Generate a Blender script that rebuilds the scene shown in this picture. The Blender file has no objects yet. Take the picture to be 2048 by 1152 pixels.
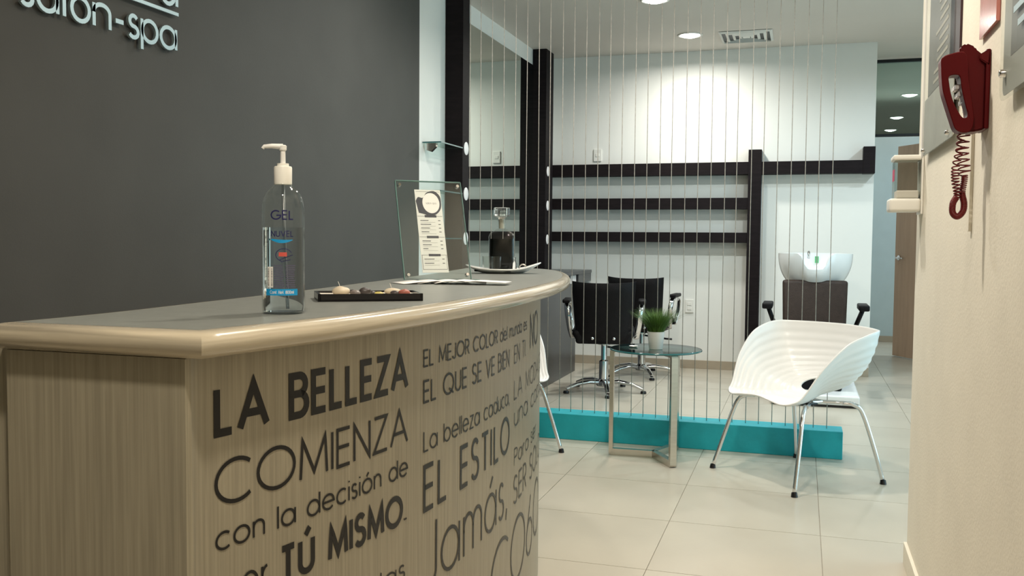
import bpy, bmesh, math, random
from mathutils import Vector, Matrix, noise as mnoise
random.seed(7)
scene = bpy.context.scene
COL = scene.collection
PI = math.pi

# ------------------------------------------------------------------ camera, world, exposure
cd = bpy.data.cameras.new('camera'); cam = bpy.data.objects.new('camera', cd); COL.objects.link(cam)
cd.sensor_width = 36; cd.lens = 1852.0 / 2048 * 36; cd.clip_start = .02
RX = (0.9540, 0.0235, -0.2985); RY = (0.2990, -0.0469, 0.9531); RZ = (0.0084, -0.9986, -0.0518)
M = Matrix(((RX[0], -RX[1], -RX[2], 0), (RY[0], -RY[1], -RY[2], 0), (RZ[0], -RZ[1], -RZ[2], 1.17), (0, 0, 0, 1)))
cam.matrix_world = M
scene.camera = cam
w = bpy.data.worlds.new('world'); scene.world = w; w.use_nodes = True
w.node_tree.nodes['Background'].inputs[0].default_value = (.5, .52, .5, 1)
w.node_tree.nodes['Background'].inputs[1].default_value = .05
scene.view_settings.view_transform = 'Standard'; scene.view_settings.look = 'None'
scene.view_settings.gamma = 1; scene.view_settings.use_curve_mapping = False
scene.view_settings.exposure = 0.0
scene.cycles.use_denoising = True
scene.cycles.max_bounces = 10; scene.cycles.transparent_max_bounces = 16
scene.cycles.sample_clamp_indirect = 6
scene.cycles.caustics_reflective = False; scene.cycles.caustics_refractive = False

def area(name, loc, size, power, color=(1, .93, .82), spread=150, shape='DISK', rot=(0, 0, 0), parent=None, sy=None):
    l = bpy.data.lights.new(name, 'AREA'); l.shape = shape; l.size = size
    if sy: l.size_y = sy
    l.energy = power; l.color = color; l.spread = math.radians(spread)
    o = bpy.data.objects.new(name, l); COL.objects.link(o); o.location = loc; o.rotation_euler = rot
    if parent: o.parent = parent
    return o
WARM = (1, .86, .66); NEUT = (1, .97, .90); COOL = (.72, .9, 1.0)
CEIL = 2.896
# recessed lamps: (x, y, power, colour, spread)
LAMPS = [(-.94, 7.93, 25, NEUT, 168), (-1.05, 6.72, 18, (.97, 1, .93), 160), (.10, 6.75, 17, (.82, .95, 1), 160),
         (-.55, 4.35, 25, (1, .93, .82), 165), (-.35, 2.55, 32, (1, .9, .75), 165), (-.25, .35, 36, (1, .9, .74), 165),
         (-1.6, 4.6, 11, NEUT, 160), (1.5, 7.2, 30, COOL, 165), (1.9, 10.4, 22, COOL, 160)]  # last entry is an unseen lamp added to brighten the alcove wall

# ------------------------------------------------------------------ materials
def mat(name, color, rough=.5, metal=0, spec=.5, trans=0, ior=1.45, emit=None, estr=0, var=0, scale=8, bump=0, bscale=60,
        stretch=None, coat=0, rand=0, color2=None, coords='Object'):
    m = bpy.data.materials.new(name); m.use_nodes = True; nt = m.node_tree; n = nt.nodes; L = nt.links
    b = n['Principled BSDF']
    b.inputs['Base Color'].default_value = (*color, 1); b.inputs['Roughness'].default_value = rough
    b.inputs['Metallic'].default_value = metal; b.inputs['Specular IOR Level'].default_value = spec
    b.inputs['Transmission Weight'].default_value = trans; b.inputs['IOR'].default_value = ior
    b.inputs['Coat Weight'].default_value = coat; b.inputs['Coat Roughness'].default_value = .08
    if emit: b.inputs['Emission Color'].default_value = (*emit, 1); b.inputs['Emission Strength'].default_value = estr
    if var or bump or rand or color2:
        tc = n.new('ShaderNodeTexCoord'); mp = n.new('ShaderNodeMapping'); L.new(tc.outputs[coords], mp.inputs[0])
        if stretch: mp.inputs['Scale'].default_value = stretch
        nz = n.new('ShaderNodeTexNoise'); nz.inputs['Scale'].default_value = scale; nz.inputs['Detail'].default_value = 5
        L.new(mp.outputs[0], nz.inputs['Vector'])
        cr = n.new('ShaderNodeValToRGB'); c2 = color2 or tuple(min(1, c * (1 + var)) for c in color)
        c1 = color if color2 else tuple(c * (1 - var) for c in color)
        cr.color_ramp.elements[0].color = (*c1, 1); cr.color_ramp.elements[1].color = (*c2, 1)
        cr.color_ramp.elements[0].position = .3; cr.color_ramp.elements[1].position = .7
        L.new(nz.outputs['Fac'], cr.inputs[0]); out = cr.outputs[0]
        if rand:
            oi = n.new('ShaderNodeObjectInfo'); mr = n.new('ShaderNodeMapRange')
            mr.inputs['To Min'].default_value = 1 - rand; mr.inputs['To Max'].default_value = 1 + rand
            L.new(oi.outputs['Random'], mr.inputs[0])
            mx = n.new('ShaderNodeVectorMath'); mx.operation = 'SCALE'
            L.new(out, mx.inputs[0]); L.new(mr.outputs[0], mx.inputs['Scale']); out = mx.outputs[0]
        L.new(out, b.inputs['Base Color'])
        if bump:
            n2 = n.new('ShaderNodeTexNoise'); n2.inputs['Scale'].default_value = bscale; L.new(mp.outputs[0], n2.inputs['Vector'])
            bp = n.new('ShaderNodeBump'); bp.inputs['Strength'].default_value = bump; bp.inputs['Distance'].default_value = .01
            L.new(n2.outputs['Fac'], bp.inputs['Height']); L.new(bp.outputs[0], b.inputs['Normal'])
    return m
def clear_mat(name, tint=(1, 1, 1), edge=.5, rough=.02, power=4):
    """thin clear plastic or glass sheet: see-through with fresnel gloss"""
    m = bpy.data.materials.new(name); m.use_nodes = True; nt = m.node_tree; n = nt.nodes; L = nt.links
    n.remove(n['Principled BSDF']); out = n['Material Output']
    t = n.new('ShaderNodeBsdfTransparent'); t.inputs[0].default_value = (*tint, 1)
    g = n.new('ShaderNodeBsdfGlossy'); g.inputs['Roughness'].default_value = rough
    f = n.new('ShaderNodeLayerWeight'); f.inputs[0].default_value = .5
    pw = n.new('ShaderNodeMath'); pw.operation = 'POWER'; pw.inputs[1].default_value = power; L.new(f.outputs['Facing'], pw.inputs[0])
    ad = n.new('ShaderNodeMath'); ad.operation = 'MULTIPLY_ADD'; ad.inputs[1].default_value = edge; ad.inputs[2].default_value = .03
    L.new(pw.outputs[0], ad.inputs[0])
    mx = n.new('ShaderNodeMixShader'); L.new(ad.outputs[0], mx.inputs[0]); L.new(t.outputs[0], mx.inputs[1]); L.new(g.outputs[0], mx.inputs[2])
    L.new(mx.outputs[0], out.inputs['Surface'])
    return m
M_DARKWALL = mat('charcoal_paint', (.062, .061, .056), .75, var=.06, scale=3, bump=.05, bscale=180)
M_WHITE = mat('white_paint', (.80, .80, .76), .8, var=.02, scale=2, bump=.04, bscale=150)
M_CREAM = mat('cream_paint', (.80, .76, .66), .85, var=.03, scale=6, bump=.08, bscale=110)
M_CEIL = mat('ceiling_paint', (.70, .65, .59), .9, var=.02, scale=2)
M_TILE = mat('porcelain_tile', (.49, .445, .365), .28, var=.06, scale=2.5, rand=.03, spec=.4)
M_GROUT = mat('grout', (.38, .35, .30), .9, var=.1, scale=20)
M_BASE = mat('baseboard_tile', (.40, .34, .26), .4, var=.06, scale=5)
M_TURQ = mat('turquoise_paint', (.010, .34, .40), .55, var=.10, scale=9, bump=.06)
M_LAM = mat('linen_laminate', (.29, .26, .195), .38, var=.16, scale=9, stretch=(22, 22, .5), spec=.45, bump=.03, bscale=20)
M_LAMS = mat('linen_laminate_side', (.30, .27, .20), .5, var=.16, scale=9, stretch=(22, 22, .5), spec=.35)
M_TRIM = mat('bullnose_laminate', (.44, .385, .29), .22, var=.14, scale=6, stretch=(1, 1, 30), coat=.5)
M_TOP = mat('grey_laminate_top', (.20, .21, .195), .35, var=.08, scale=40, spec=.5)
M_VINYL = mat('black_vinyl', (.008, .007, .007), .38, spec=.35, var=.05)
M_BLACKWOOD = mat('black_wood', (.010, .007, .008), .6, spec=.15, var=.3, scale=8, stretch=(1, 1, 6))
M_BLACK = mat('black_gloss', (.008, .007, .009), .18, var=.05)
M_BLACKLEATHER = mat('black_leather', (.006, .005, .006), .5, spec=.2, var=.2, scale=30, bump=.15, bscale=120)
M_BROWNLEATHER = mat('brown_leather', (.032, .020, .015), .5, spec=.25, var=.15, scale=30, bump=.15, bscale=120)
M_CHROME = mat('chrome', (.75, .75, .76), .12, metal=1, var=.03)
M_STEEL = mat('brushed_steel', (.62, .58, .52), .22, metal=1, var=.05, stretch=(1, 1, 12))
M_ALU = mat('brushed_aluminium', (.42, .53, .56), .42, metal=.6, var=.03)
M_SHELL = mat('white_plastic', (.80, .80, .79), .30, var=.01)
M_WPLAST = mat('white_moulded_plastic', (.80, .79, .74), .35, var=.02)
M_CERAM = mat('white_ceramic', (.82, .84, .84), .14, var=.01, coat=.4)
M_GREY = mat('dark_grey_laminate', (.045, .045, .048), .3, var=.1, scale=5)
M_MIRROR = mat('mirror_silver', (.74, .80, .74), .01, metal=1, var=.005)
M_PLUG = mat('pale_stopper', (.62, .62, .52), .3, trans=.3, var=.05)
M_RED = mat('red_plastic', (.10, .003, .005), .38, var=.06, spec=.2)
M_REDC = mat('red_cord', (.15, .008, .010), .35, var=.05)
M_ROPE = mat('pale_cord', (.35, .32, .28), .6, var=.2, scale=60)
M_DOOR = mat('tan_wood', (.47, .31, .21), .5, var=.08, scale=4, stretch=(6, 6, .6))
M_DARKMETAL = mat('black_aluminium', (.012, .014, .016), .35, metal=.3, var=.05)
M_ACRYL = clear_mat('clear_acrylic', (.965, .985, .98), .3)
M_DECANT = clear_mat('decanter_glass', (.95, .96, .95), .55, .03, 3)
M_SATIN = clear_mat('satin_acrylic', (.95, .96, .95), .10, .3, 6)
M_ACEDGE = mat('acrylic_edge', (.35, .62, .58), .1, trans=.6, var=.03)
M_GLASSG = clear_mat('green_glass', (.74, .84, .81), .4)
M_GLASST = clear_mat('table_glass', (.40, .58, .56), .9, .02, 3)
M_GLASSTE = mat('table_glass_edge', (.02, .12, .13), .08, var=.05, coat=.6)
M_BOTTLE = clear_mat('bottle_plastic', (.95, .97, .96), .35, .05, 3)
M_GEL = mat('clear_gel', (.88, .94, 1.0), .02, trans=1, ior=1.16, var=.004)
M_GLASS = mat('clear_glass', (.96, .98, .97), .02, trans=1, ior=1.45, var=.004)
M_LIQ = mat('black_liquid', (.002, .003, .003), .3, spec=.15, var=.05)
M_PAPER = mat('paper', (.86, .84, .82), .6, var=.02)
M_INK = mat('ink', (.05, .05, .07), .6, var=.05)
M_INKG = mat('grey_ink', (.42, .42, .42), .6, var=.05)
M_NAVY = mat('navy_ink', (.015, .015, .09), .5, var=.05)
M_CYAN = mat('cyan_print', (.01, .32, .68), .4, var=.05)
M_REDP = mat('red_print', (.62, .10, .08), .4, var=.05)
M_SAND = mat('white_sand', (.75, .70, .62), .9, var=.1, scale=200, bump=.4, bscale=400)
M_WAX = mat('candle_wax', (.58, .50, .38), .5, var=.12, scale=12)
M_GRASS = mat('green_grass', (.065, .14, .018), .55, var=.4, scale=20)
M_LAMP = mat('lamp_lens', (1, 1, 1), .4, emit=(1, .98, .92), estr=14, var=.002)
M_DISC = mat('frosted_disc', (.80, .78, .78), .3, var=.02)
M_BLUEWALL = mat('pale_blue_paint', (.50, .60, .62), .8, var=.02)
M_DARKGREEN = mat('dark_green_ceiling', (.30, .38, .35), .8, var=.03)
M_PRINTGREY = mat('plaque_print', (.13, .125, .105), .5, spec=.2, var=.12, scale=10, stretch=(1, 3, .6))
M_PINK = mat('pink_acrylic', (.62, .22, .19), .15, var=.1, scale=14, coat=.4)

# ------------------------------------------------------------------ builders
def link(o, parent=None):
    COL.objects.link(o)
    if parent is not None: o.parent = parent
    return o
def tag(o, label=None, cat=None, group=None, kind=None):
    if label: o['label'] = label
    if cat: o['category'] = cat
    if group: o['group'] = group
    if kind: o['kind'] = kind
    return o
def thing(name, label, cat, loc=(0, 0, 0), rz=0, group=None):
    o = bpy.data.objects.new(name, None); COL.objects.link(o); o.location = loc; o.rotation_euler = (0, 0, rz)
    o.empty_display_size = .05
    return tag(o, label, cat, group)
def obj(name, bm, m, parent=None, smooth=False, angle=None):
    bmesh.ops.recalc_face_normals(bm, faces=bm.faces[:])
    me = bpy.data.meshes.new(name); bm.to_mesh(me); bm.free()
    for mm in (m if isinstance(m, (list, tuple)) else [m]): me.materials.append(mm)
    if smooth:
        for p in me.polygons: p.use_smooth = True
        if angle is not None:
            me.set_sharp_from_angle(angle=math.radians(angle))
    return link(bpy.data.objects.new(name, me), parent)
def struct(name, bm, m, parent=None):
    o = obj(name, bm, m, parent)
    if parent is None: o['kind'] = 'structure'
    return o
def bx(x0, x1, y0, y1, z0, z1, bev=0, bm=None, seg=2):
    t = bmesh.new(); bmesh.ops.create_cube(t, size=1)
    for v in t.verts: v.co = Vector(((x0 + x1) / 2 + v.co.x * (x1 - x0), (y0 + y1) / 2 + v.co.y * (y1 - y0), (z0 + z1) / 2 + v.co.z * (z1 - z0)))
    if bev: bmesh.ops.bevel(t, geom=t.edges[:], offset=bev, segments=seg, affect='EDGES', profile=.6)
    if bm is None: return t
    return join(bm, t)
def join(bm, t):
    me = bpy.data.meshes.new('tmp'); t.to_mesh(me); t.free(); bm.from_mesh(me); bpy.data.meshes.remove(me); return bm
def lathe(prof, n=32, cx=0, cy=0, bm=None, closed=False, a0=0, square=0):
    bm = bm or bmesh.new(); rings = []
    for r, z in prof:
        ring = []
        for k in range(n):
            a = a0 + 2 * PI * k / n; rr = r
            if square:   # superellipse towards a rounded square
                c, s = abs(math.cos(a)), abs(math.sin(a)); rr = r / ((c ** square + s ** square) ** (1 / square))
            ring.append(bm.verts.new((cx + rr * math.cos(a), cy + rr * math.sin(a), z)))
        rings.append(ring)
    for i in range(len(rings) - 1):
        for k in range(n):
            bm.faces.new((rings[i][k], rings[i][(k + 1) % n], rings[i + 1][(k + 1) % n], rings[i + 1][k]))
    if closed:
        bm.faces.new(rings[0][::-1]); bm.faces.new(rings[-1])
    return bm
def tube(path, r, n=8, bm=None, cap=True, flat=None):
    """tube along a path; r number or list; flat=(a,b) gives an elliptical section"""
    bm = bm or bmesh.new(); P = [Vector(p) for p in path]; rs = r if isinstance(r, (list, tuple)) else [r] * len(P)
    up = None; rings = []
    for i, p in enumerate(P):
        t = (P[min(i + 1, len(P) - 1)] - P[max(i - 1, 0)]).normalized()
        if up is None:
            up = t.cross(Vector((0, 0, 1))); up = up.normalized() if up.length > .05 else Vector((1, 0, 0))
        up = (up - t * up.dot(t)).normalized(); b = t.cross(up); fa, fb = flat or (1, 1)
        rings.append([bm.verts.new(p + (up * math.cos(2 * PI * k / n) * fa + b * math.sin(2 * PI * k / n) * fb) * rs[i]) for k in range(n)])
    for i in range(len(P) - 1):
        for k in range(n): bm.faces.new((rings[i][k], rings[i][(k + 1) % n], rings[i + 1][(k + 1) % n], rings[i + 1][k]))
    if cap: bm.faces.new(rings[0][::-1]); bm.faces.new(rings[-1])
    return bm
def catmull(P, n=12, closed=False):
    P = [Vector(p) for p in P]
    Q = [P[-1]] + P + [P[0], P[1]] if closed else [2 * P[0] - P[1]] + P + [2 * P[-1] - P[-2]]
    o = []
    for i in range(1, len(Q) - 2):
        a, b, c, d = Q[i - 1:i + 3]
        for k in range(n):
            t = k / n; o.append(.5 * ((2 * b) + (c - a) * t + (2 * a - 5 * b + 4 * c - d) * t * t + (3 * b - a - 3 * c + d) * t ** 3))
    if not closed: o.append(Q[-2])
    return o
def prism(poly, z0, z1, bm=None, axis='z'):
    """extrude a polygon; axis z: (x,y); axis x: poly (y,z) between x0..x1; axis y: poly (x,z)"""
    bm = bm or bmesh.new()
    f = {'z': lambda p, h: (p[0], p[1], h), 'x': lambda p, h: (h, p[0], p[1]), 'y': lambda p, h: (p[0], h, p[1])}[axis]
    a = [bm.verts.new(f(p, z0)) for p in poly]; b = [bm.verts.new(f(p, z1)) for p in poly]; n = len(poly)
    for i in range(n): bm.faces.new((a[i], a[(i + 1) % n], b[(i + 1) % n], b[i]))
    bm.faces.new(a[::-1]); bm.faces.new(b)
    return bm
def copy_tree(o, parent=None):
    c = o.copy(); COL.objects.link(c)
    if parent is not None: c.parent = parent
    for ch in list(o.children): copy_tree(ch, c)
    return c

# ------------------------------------------------------------------ single-stroke lettering
def arc(cx, cy, rx, ry, a0, a1, n=14):
    return [(cx + rx * math.cos(math.radians(a0 + (a1 - a0) * k / n)), cy + ry * math.sin(math.radians(a0 + (a1 - a0) * k / n))) for k in range(n + 1)]
X = .70   # x-height
def bowl_l(w): return arc(w / 2, X / 2, w / 2, X / 2, 0, 360, 22)
GL = {
 'A': (.78, [[(0, 0), (.39, 1), (.78, 0)], [(.13, .33), (.65, .33)]]),
 'B': (.52, [[(.28, .54), (0, .54), (0, 1), (.27, 1)] + arc(.27, .77, .21, .23, 90, -90, 10), [(0, .54), (0, 0), (.28, 0)] + arc(.28, .27, .24, .27, -90, 90, 10)]),
 'C': (.86, [arc(.5, .5, .5, .5, 48, 312, 22)]),
 'D': (.68, [[(0, 0), (0, 1), (.2, 1)] + arc(.2, .5, .48, .5, 90, -90, 14) + [(0, 0)]]),
 'E': (.44, [[(.44, 1), (0, 1), (0, 0), (.44, 0)], [(0, .52), (.42, .52)]]),
 'G': (.95, [arc(.5, .5, .5, .5, 48, 340, 22) + [(.97, .46), (.55, .46)]]),
 'I': (.0, [[(0, 0), (0, 1)]]),
 'J': (.40, [[(.40, 1), (.40, .22)] + arc(.2, .21, .2, .21, 0, -170, 10)]),
 'L': (.40, [[(0, 1), (0, 0), (.40, 0)]]),
 'M': (.84, [[(0, 0), (.06, 1), (.42, .12), (.78, 1), (.84, 0)]]),
 'N': (.60, [[(0, 0), (0, 1), (.60, 0), (.60, 1)]]),
 'O': (1.0, [arc(.5, .5, .5, .5, 0, 360, 28)]),
 'P': (.50, [[(0, 0), (0, 1), (.25, 1)] + arc(.25, .74, .25, .26, 90, -90, 10) + [(0, .48)]]),
 'Q': (1.0, [arc(.5, .5, .5, .5, 0, 360, 28), [(.56, .26), (.98, -.02)]]),
 'R': (.52, [[(0, 0), (0, 1), (.25, 1)] + arc(.25, .74, .25, .26, 90, -90, 10) + [(0, .48)], [(.25, .48), (.52, 0)]]),
 'S': (.50, [arc(.25, .76, .22, .24, 30, 270, 12) + arc(.25, .26, .25, .26, 90, -150, 12)]),
 'T': (.50, [[(.25, 0), (.25, 1)], [(0, 1), (.50, 1)]]),
 'U': (.56, [[(0, 1), (0, .28)] + arc(.28, .28, .28, .28, 180, 360, 12) + [(.56, 1)]]),
 'V': (.66, [[(0, 1), (.33, 0), (.66, 1)]]),
 'Z': (.56, [[(.03, 1), (.55, 1), (0, 0), (.56, 0)]]),
 'a': (.70, [bowl_l(.68), [(.70, X), (.70, 0)]]),
 'b': (.70, [[(v[0] + .02, v[1]) for v in bowl_l(.68)], [(0, 1), (0, 0)]]),
 'c': (.60, [arc(.35, X / 2, .35, X / 2, 50, 310, 18)]),
 'd': (.70, [bowl_l(.68), [(.70, 1), (.70, 0)]]),
 'e': (.70, [[(.01, .36), (.69, .36)] + arc(.35, X / 2, .35, X / 2, 2, 318, 20)]),
 'i': (.0, [[(0, 0), (0, X)], [(0, .90), (0, .98)]]),
 'l': (.0, [[(0, 0), (0, 1)]]),
 'm': (.86, [[(0, 0), (0, X)], [(0, .42)] + arc(.215, .47, .215, .23, 180, 0, 10) + [(.43, 0)], [(.43, .42)] + arc(.645, .47, .215, .23, 180, 0, 10) + [(.86, 0)]]),
 'n': (.50, [[(0, 0), (0, X)], [(0, .42)] + arc(.25, .45, .25, .25, 180, 0, 12) + [(.50, 0)]]),
 'o': (.70, [arc(.35, X / 2, .35, X / 2, 0, 360, 22)]),
 'p': (.70, [[(v[0] + .02, v[1]) for v in bowl_l(.68)], [(0, X), (0, -.30)]]),
 'r': (.26, [[(0, 0), (0, X)], [(0, .40)] + arc(.25, .42, .25, .28, 180, 95, 8)]),
 's': (.36, [arc(.18, .53, .15, .17, 30, 270, 10) + arc(.18, .18, .18, .18, 90, -150, 10)]),
 't': (.24, [[(.12, 0), (.12, 1)], [(0, X), (.24, X)]]),
 'u': (.50, [[(0, X), (0, .25)] + arc(.25, .25, .25, .25, 180, 360, 12), [(.50, X), (.50, 0)]]),
 'z': (.46, [[(.02, X), (.44, X), (0, 0), (.46, 0)]]),
 '6': (.60, [[(.40, 1), (.06, .48)] + arc(.30, .30, .30, .30, 150, 510, 20)]),
 '0': (.60, [arc(.3, .5, .3, .5, 0, 360, 20)]), '8': (.56, [arc(.28, .75, .22, .25, 0, 360, 16), arc(.28, .26, .28, .26, 0, 360, 16)]),
 '.': (.0, [[(0, 0), (0, .07)]]), ',': (.05, [[(.06, .08), (0, -.14)]]), '-': (.34, [[(0, .36), (.34, .36)]]), ' ': (.30, []),
}
for k, base in {'á': 'a', 'ó': 'o', 'ú': 'u'}.items():
    GL[k] = (GL[base][0], GL[base][1] + [[(GL[base][0] * .42, .84), (GL[base][0] * .66, 1.02)]])
GL['Ú'] = (GL['U'][0], GL['U'][1] + [[(.24, 1.16), (.42, 1.38)]])
def ribbon(line, wt, step=None):
    pts = [Vector(p) for p in line]
    pts = [pts[0]] + [q for p_, q in zip(pts, pts[1:]) if (q - p_).length > 1e-5]
    if step:
        q = [pts[0]]
        for a, b in zip(pts, pts[1:]):
            n = max(1, int((b - a).length / step)); q += [a + (b - a) * k / n for k in range(1, n + 1)]
        pts = q
    closed = (pts[0] - pts[-1]).length < 1e-6; L = []; R = []; n = len(pts); h = wt / 2
    for i, p in enumerate(pts):
        pv = pts[i - 1] if i else (pts[-2] if closed else None); nx = pts[i + 1] if i < n - 1 else (pts[1] if closed else None)
        d1 = (p - pv).normalized() if pv is not None else (nx - p).normalized()
        d2 = (nx - p).normalized() if nx is not None else d1
        n1 = Vector((-d1.y, d1.x)); n2 = Vector((-d2.y, d2.x)); m = n1 + n2
        m = m.normalized() if m.length > 1e-4 else n1
        k = h / max(.38, m.dot(n1)); L.append(p + m * k); R.append(p - m * k)
    return L, R
def text_quads(txt, s0, s1, z0, cap, wt, gap=.20, step=None):
    """returns list of (letter, quads) in (s,z) with the string filling s0..s1; weight in metres"""
    adv = 0; pos = []
    for ch in txt:
        pos.append(adv); adv += GL[ch][0] + gap
    adv -= gap; sc = (s1 - s0 - wt) / max(adv, .01); vs = cap - wt; out = []
    for ch, x0 in zip(txt, pos):
        qs = []
        for st in GL[ch][1]:
            line = [(s0 + wt / 2 + (x0 + u) * sc, z0 + wt / 2 + v * vs) for u, v in st]
            Lf, Rt = ribbon(line, wt, step)
            for i in range(len(Lf) - 1): qs.append((Lf[i], Lf[i + 1], Rt[i + 1], Rt[i]))
        if qs: out.append((ch, qs))
    return out
def quads_mesh(qs, f, bm=None, th=0, nf=None):
    bm = bm or bmesh.new()
    for q in qs:
        a = [bm.verts.new(f(p.x, p.y, th)) for p in q]
        bm.faces.new(a)
        if th:
            b = [bm.verts.new(f(p.x, p.y, 0)) for p in q]
            for i in range(4): bm.faces.new((a[i], a[(i + 1) % 4], b[(i + 1) % 4], b[i]))
    if not th: bmesh.ops.remove_doubles(bm, verts=bm.verts[:], dist=1e-6)
    return bm

# ================================================================== SETTING
WL = -2.37; WR = .39; YB = 8.62; YE = 3.62
fl = struct('floor', bx(-2.6, 3.2, -2.6, 17.2, -.12, -.004), M_GROUT)
tb = bx(-.2985, .2985, -.3010, .3010, -.004, 0)
tile_me = None
for i in range(-4, 6):
    for j in range(-5, 20):
        x = .095 - .3 + .6 * i + .0; y = 3.243 + .3025 + .605 * (j - 4)
        if x < -2.7 or x > 2.6 or y > 12.1 or y < -1.2: continue
        if x > .69 and y < 3.5: continue
        if x < -.6 and y < 0.4: continue
        if tile_me is None:
            t = obj('tile', tb, M_TILE, fl); tile_me = t.data
        else:
            t = link(bpy.data.objects.new('tile', tile_me), fl)
        t.location = (x, y, 0)
struct('ceiling', bx(-2.6, 3.2, -2.6, 17.2, CEIL, CEIL + .1), M_CEIL)
struct('wall_left', bx(WL - .15, WL, -2.6, 5.545, 0, CEIL), M_DARKWALL)
struct('wall_left_rear', bx(WL - .15, WL - .004, 5.545, YB, 0, CEIL), M_WHITE)
struct('wall_back', bx(WL - .15, .575, YB, YB + .15, 0, CEIL), M_WHITE)
struct('wall_right', bx(WR, 3.2, -2.6, YE, 0, CEIL), M_CREAM)
struct('wall_right_rear', bx(2.7, 2.85, YE, 17.2, 0, CEIL), M_WHITE)
struct('wall_front', bx(-2.52, 3.2, -2.6, -2.45, 0, CEIL), M_WHITE)
struct('wall_alcove', bx(-2.5, 3.0, 11.75, 11.87, 0, 2.44), M_BLUEWALL)
struct('wall_far', bx(-2.52, 3.2, 17.0, 17.15, 0, CEIL), M_DARKGREEN)
struct('baseboard_back', bx(WL, .575, YB - .012, YB, 0, .078, .002), M_BASE)
struct('baseboard_right', bx(WR - .012, WR, -2.4, YE, 0, .078, .002), M_CREAM)
struct('baseboard_alcove', bx(-2.4, 2.7, 11.738, 11.75, 0, .072, .002), M_BASE)
# transom window over the passage, with a black rail above and below
wn = thing('window_1', None, None, (0, 9.4, 0)); wn['kind'] = 'structure'
obj('rail', bx(.575, 2.7, -.02, .02, 2.852, 2.88, .002), M_DARKMETAL, wn)
obj('rail', bx(.575, 2.7, -.02, .02, 2.165, 2.19, .002), M_DARKMETAL, wn)
obj('pane', bx(.575, 2.7, -.004, .004, 2.19, 2.852), M_GLASSG, wn)
struct('trim_1', bx(.575, 2.7, 9.36, 9.44, 2.88, CEIL), M_CEIL)
struct('wall_passage', bx(.40, .575, YB + .15, 11.75, 0, CEIL), M_WHITE)

# open tan door in the passage
dr = thing('door_1', None, None, (.93, 10.32, 0), math.atan2(-.31, .19)); dr['kind'] = 'structure'
obj('door_panel', bx(0, .80, -.02, .02, .008, 2.16, .003), M_DOOR, dr)
hb = lathe([(.0001, 0), (.026, 0), (.026, .006), (.009, .008), (.009, .035), (.0001, .035)], 20)
for v in hb.verts: v.co = Vector((v.co.x, -v.co.z, v.co.y))
bmesh.ops.translate(hb, verts=hb.verts, vec=(.06, -.02, 1.02)); tube([(.06, -.052, 1.02), (.09, -.055, 1.02), (.16, -.055, 1.015)], .009, 8, hb)
obj('handle', hb, M_CHROME, dr, True)

# ceiling lamps
def downlight(x, y, pw, colr, spread, label, z=CEIL):
    t = thing('ceiling_downlight', label, 'ceiling light', (x, y, z), 0, 'recessed ceiling downlights')
    obj('trim_ring', lathe([(.088, -.001), (.104, -.001), (.104, -.006), (.096, -.010), (.084, -.006), (.080, -.0015)], 32), M_WPLAST, t, True)
    obj('lens', lathe([(.0001, -.026), (.03, -.024), (.055, -.017), (.072, -.008), (.083, -.002)], 32), M_LAMP, t, True)
    if pw: area('lamp_light', (0, 0, -.032), .15, pw, colr, spread, parent=t)
    return t
lab = ['bright recessed downlight left of the square ceiling vent', 'recessed downlight at the top edge of the picture behind the strings',
       'recessed downlight above the shampoo chair', 'recessed downlight above the waiting chairs', 'recessed downlight above the far half of the reception counter',
       'recessed downlight above the near end of the reception counter', 'recessed downlight in front of the mirror station', 'recessed downlight in the right rear part of the salon', 'unseen downlight added in the passage to brighten the alcove wall']
for (x, y, pw, c, sp), lb in zip(LAMPS, lab): downlight(x, y, pw, c, sp, lb)
for (x, y), lb in zip([(1.147, 11.75), (1.192, 13.8), (1.236, 15.3)],
                      ['nearest of the three downlights seen through the green transom', 'middle one of the three downlights seen through the green transom', 'farthest of the three downlights seen through the green transom']):
    downlight(x, y, 11, NEUT, 160, lb)

# ceiling vent : four-way diffuser
vt = thing('ceiling_vent', 'square white four-way air diffuser in the ceiling with dark slots', 'ceiling vent', (-.49, 8.09, CEIL))
obj('backing', bx(-.20, .20, -.20, .20, -.003, -.001), M_DARKMETAL, vt)
for k in range(4):
    r0 = .215 - .052 * k; r1 = r0 - .022
    b = bmesh.new()
    a = [(-1, -1), (1, -1), (1, 1), (-1, 1)]
    vo = [b.verts.new((sx * r0, sy * r0, -.004 - (.0 if k == 0 else .004))) for sx, sy in a]
    vi = [b.verts.new((sx * r1, sy * r1, -.016)) for sx, sy in a]; vu = [b.verts.new((sx * r1, sy * r1, -.005)) for sx, sy in a]
    for i in range(4):
        b.faces.new((vo[i], vo[(i + 1) % 4], vi[(i + 1) % 4], vi[i])); b.faces.new((vi[i], vi[(i + 1) % 4], vu[(i + 1) % 4], vu[i]))
    obj('louvre', b, M_WPLAST, vt)
obj('centre_plate', bx(-.03, .03, -.03, .03, -.014, -.008), M_WPLAST, vt)

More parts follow.
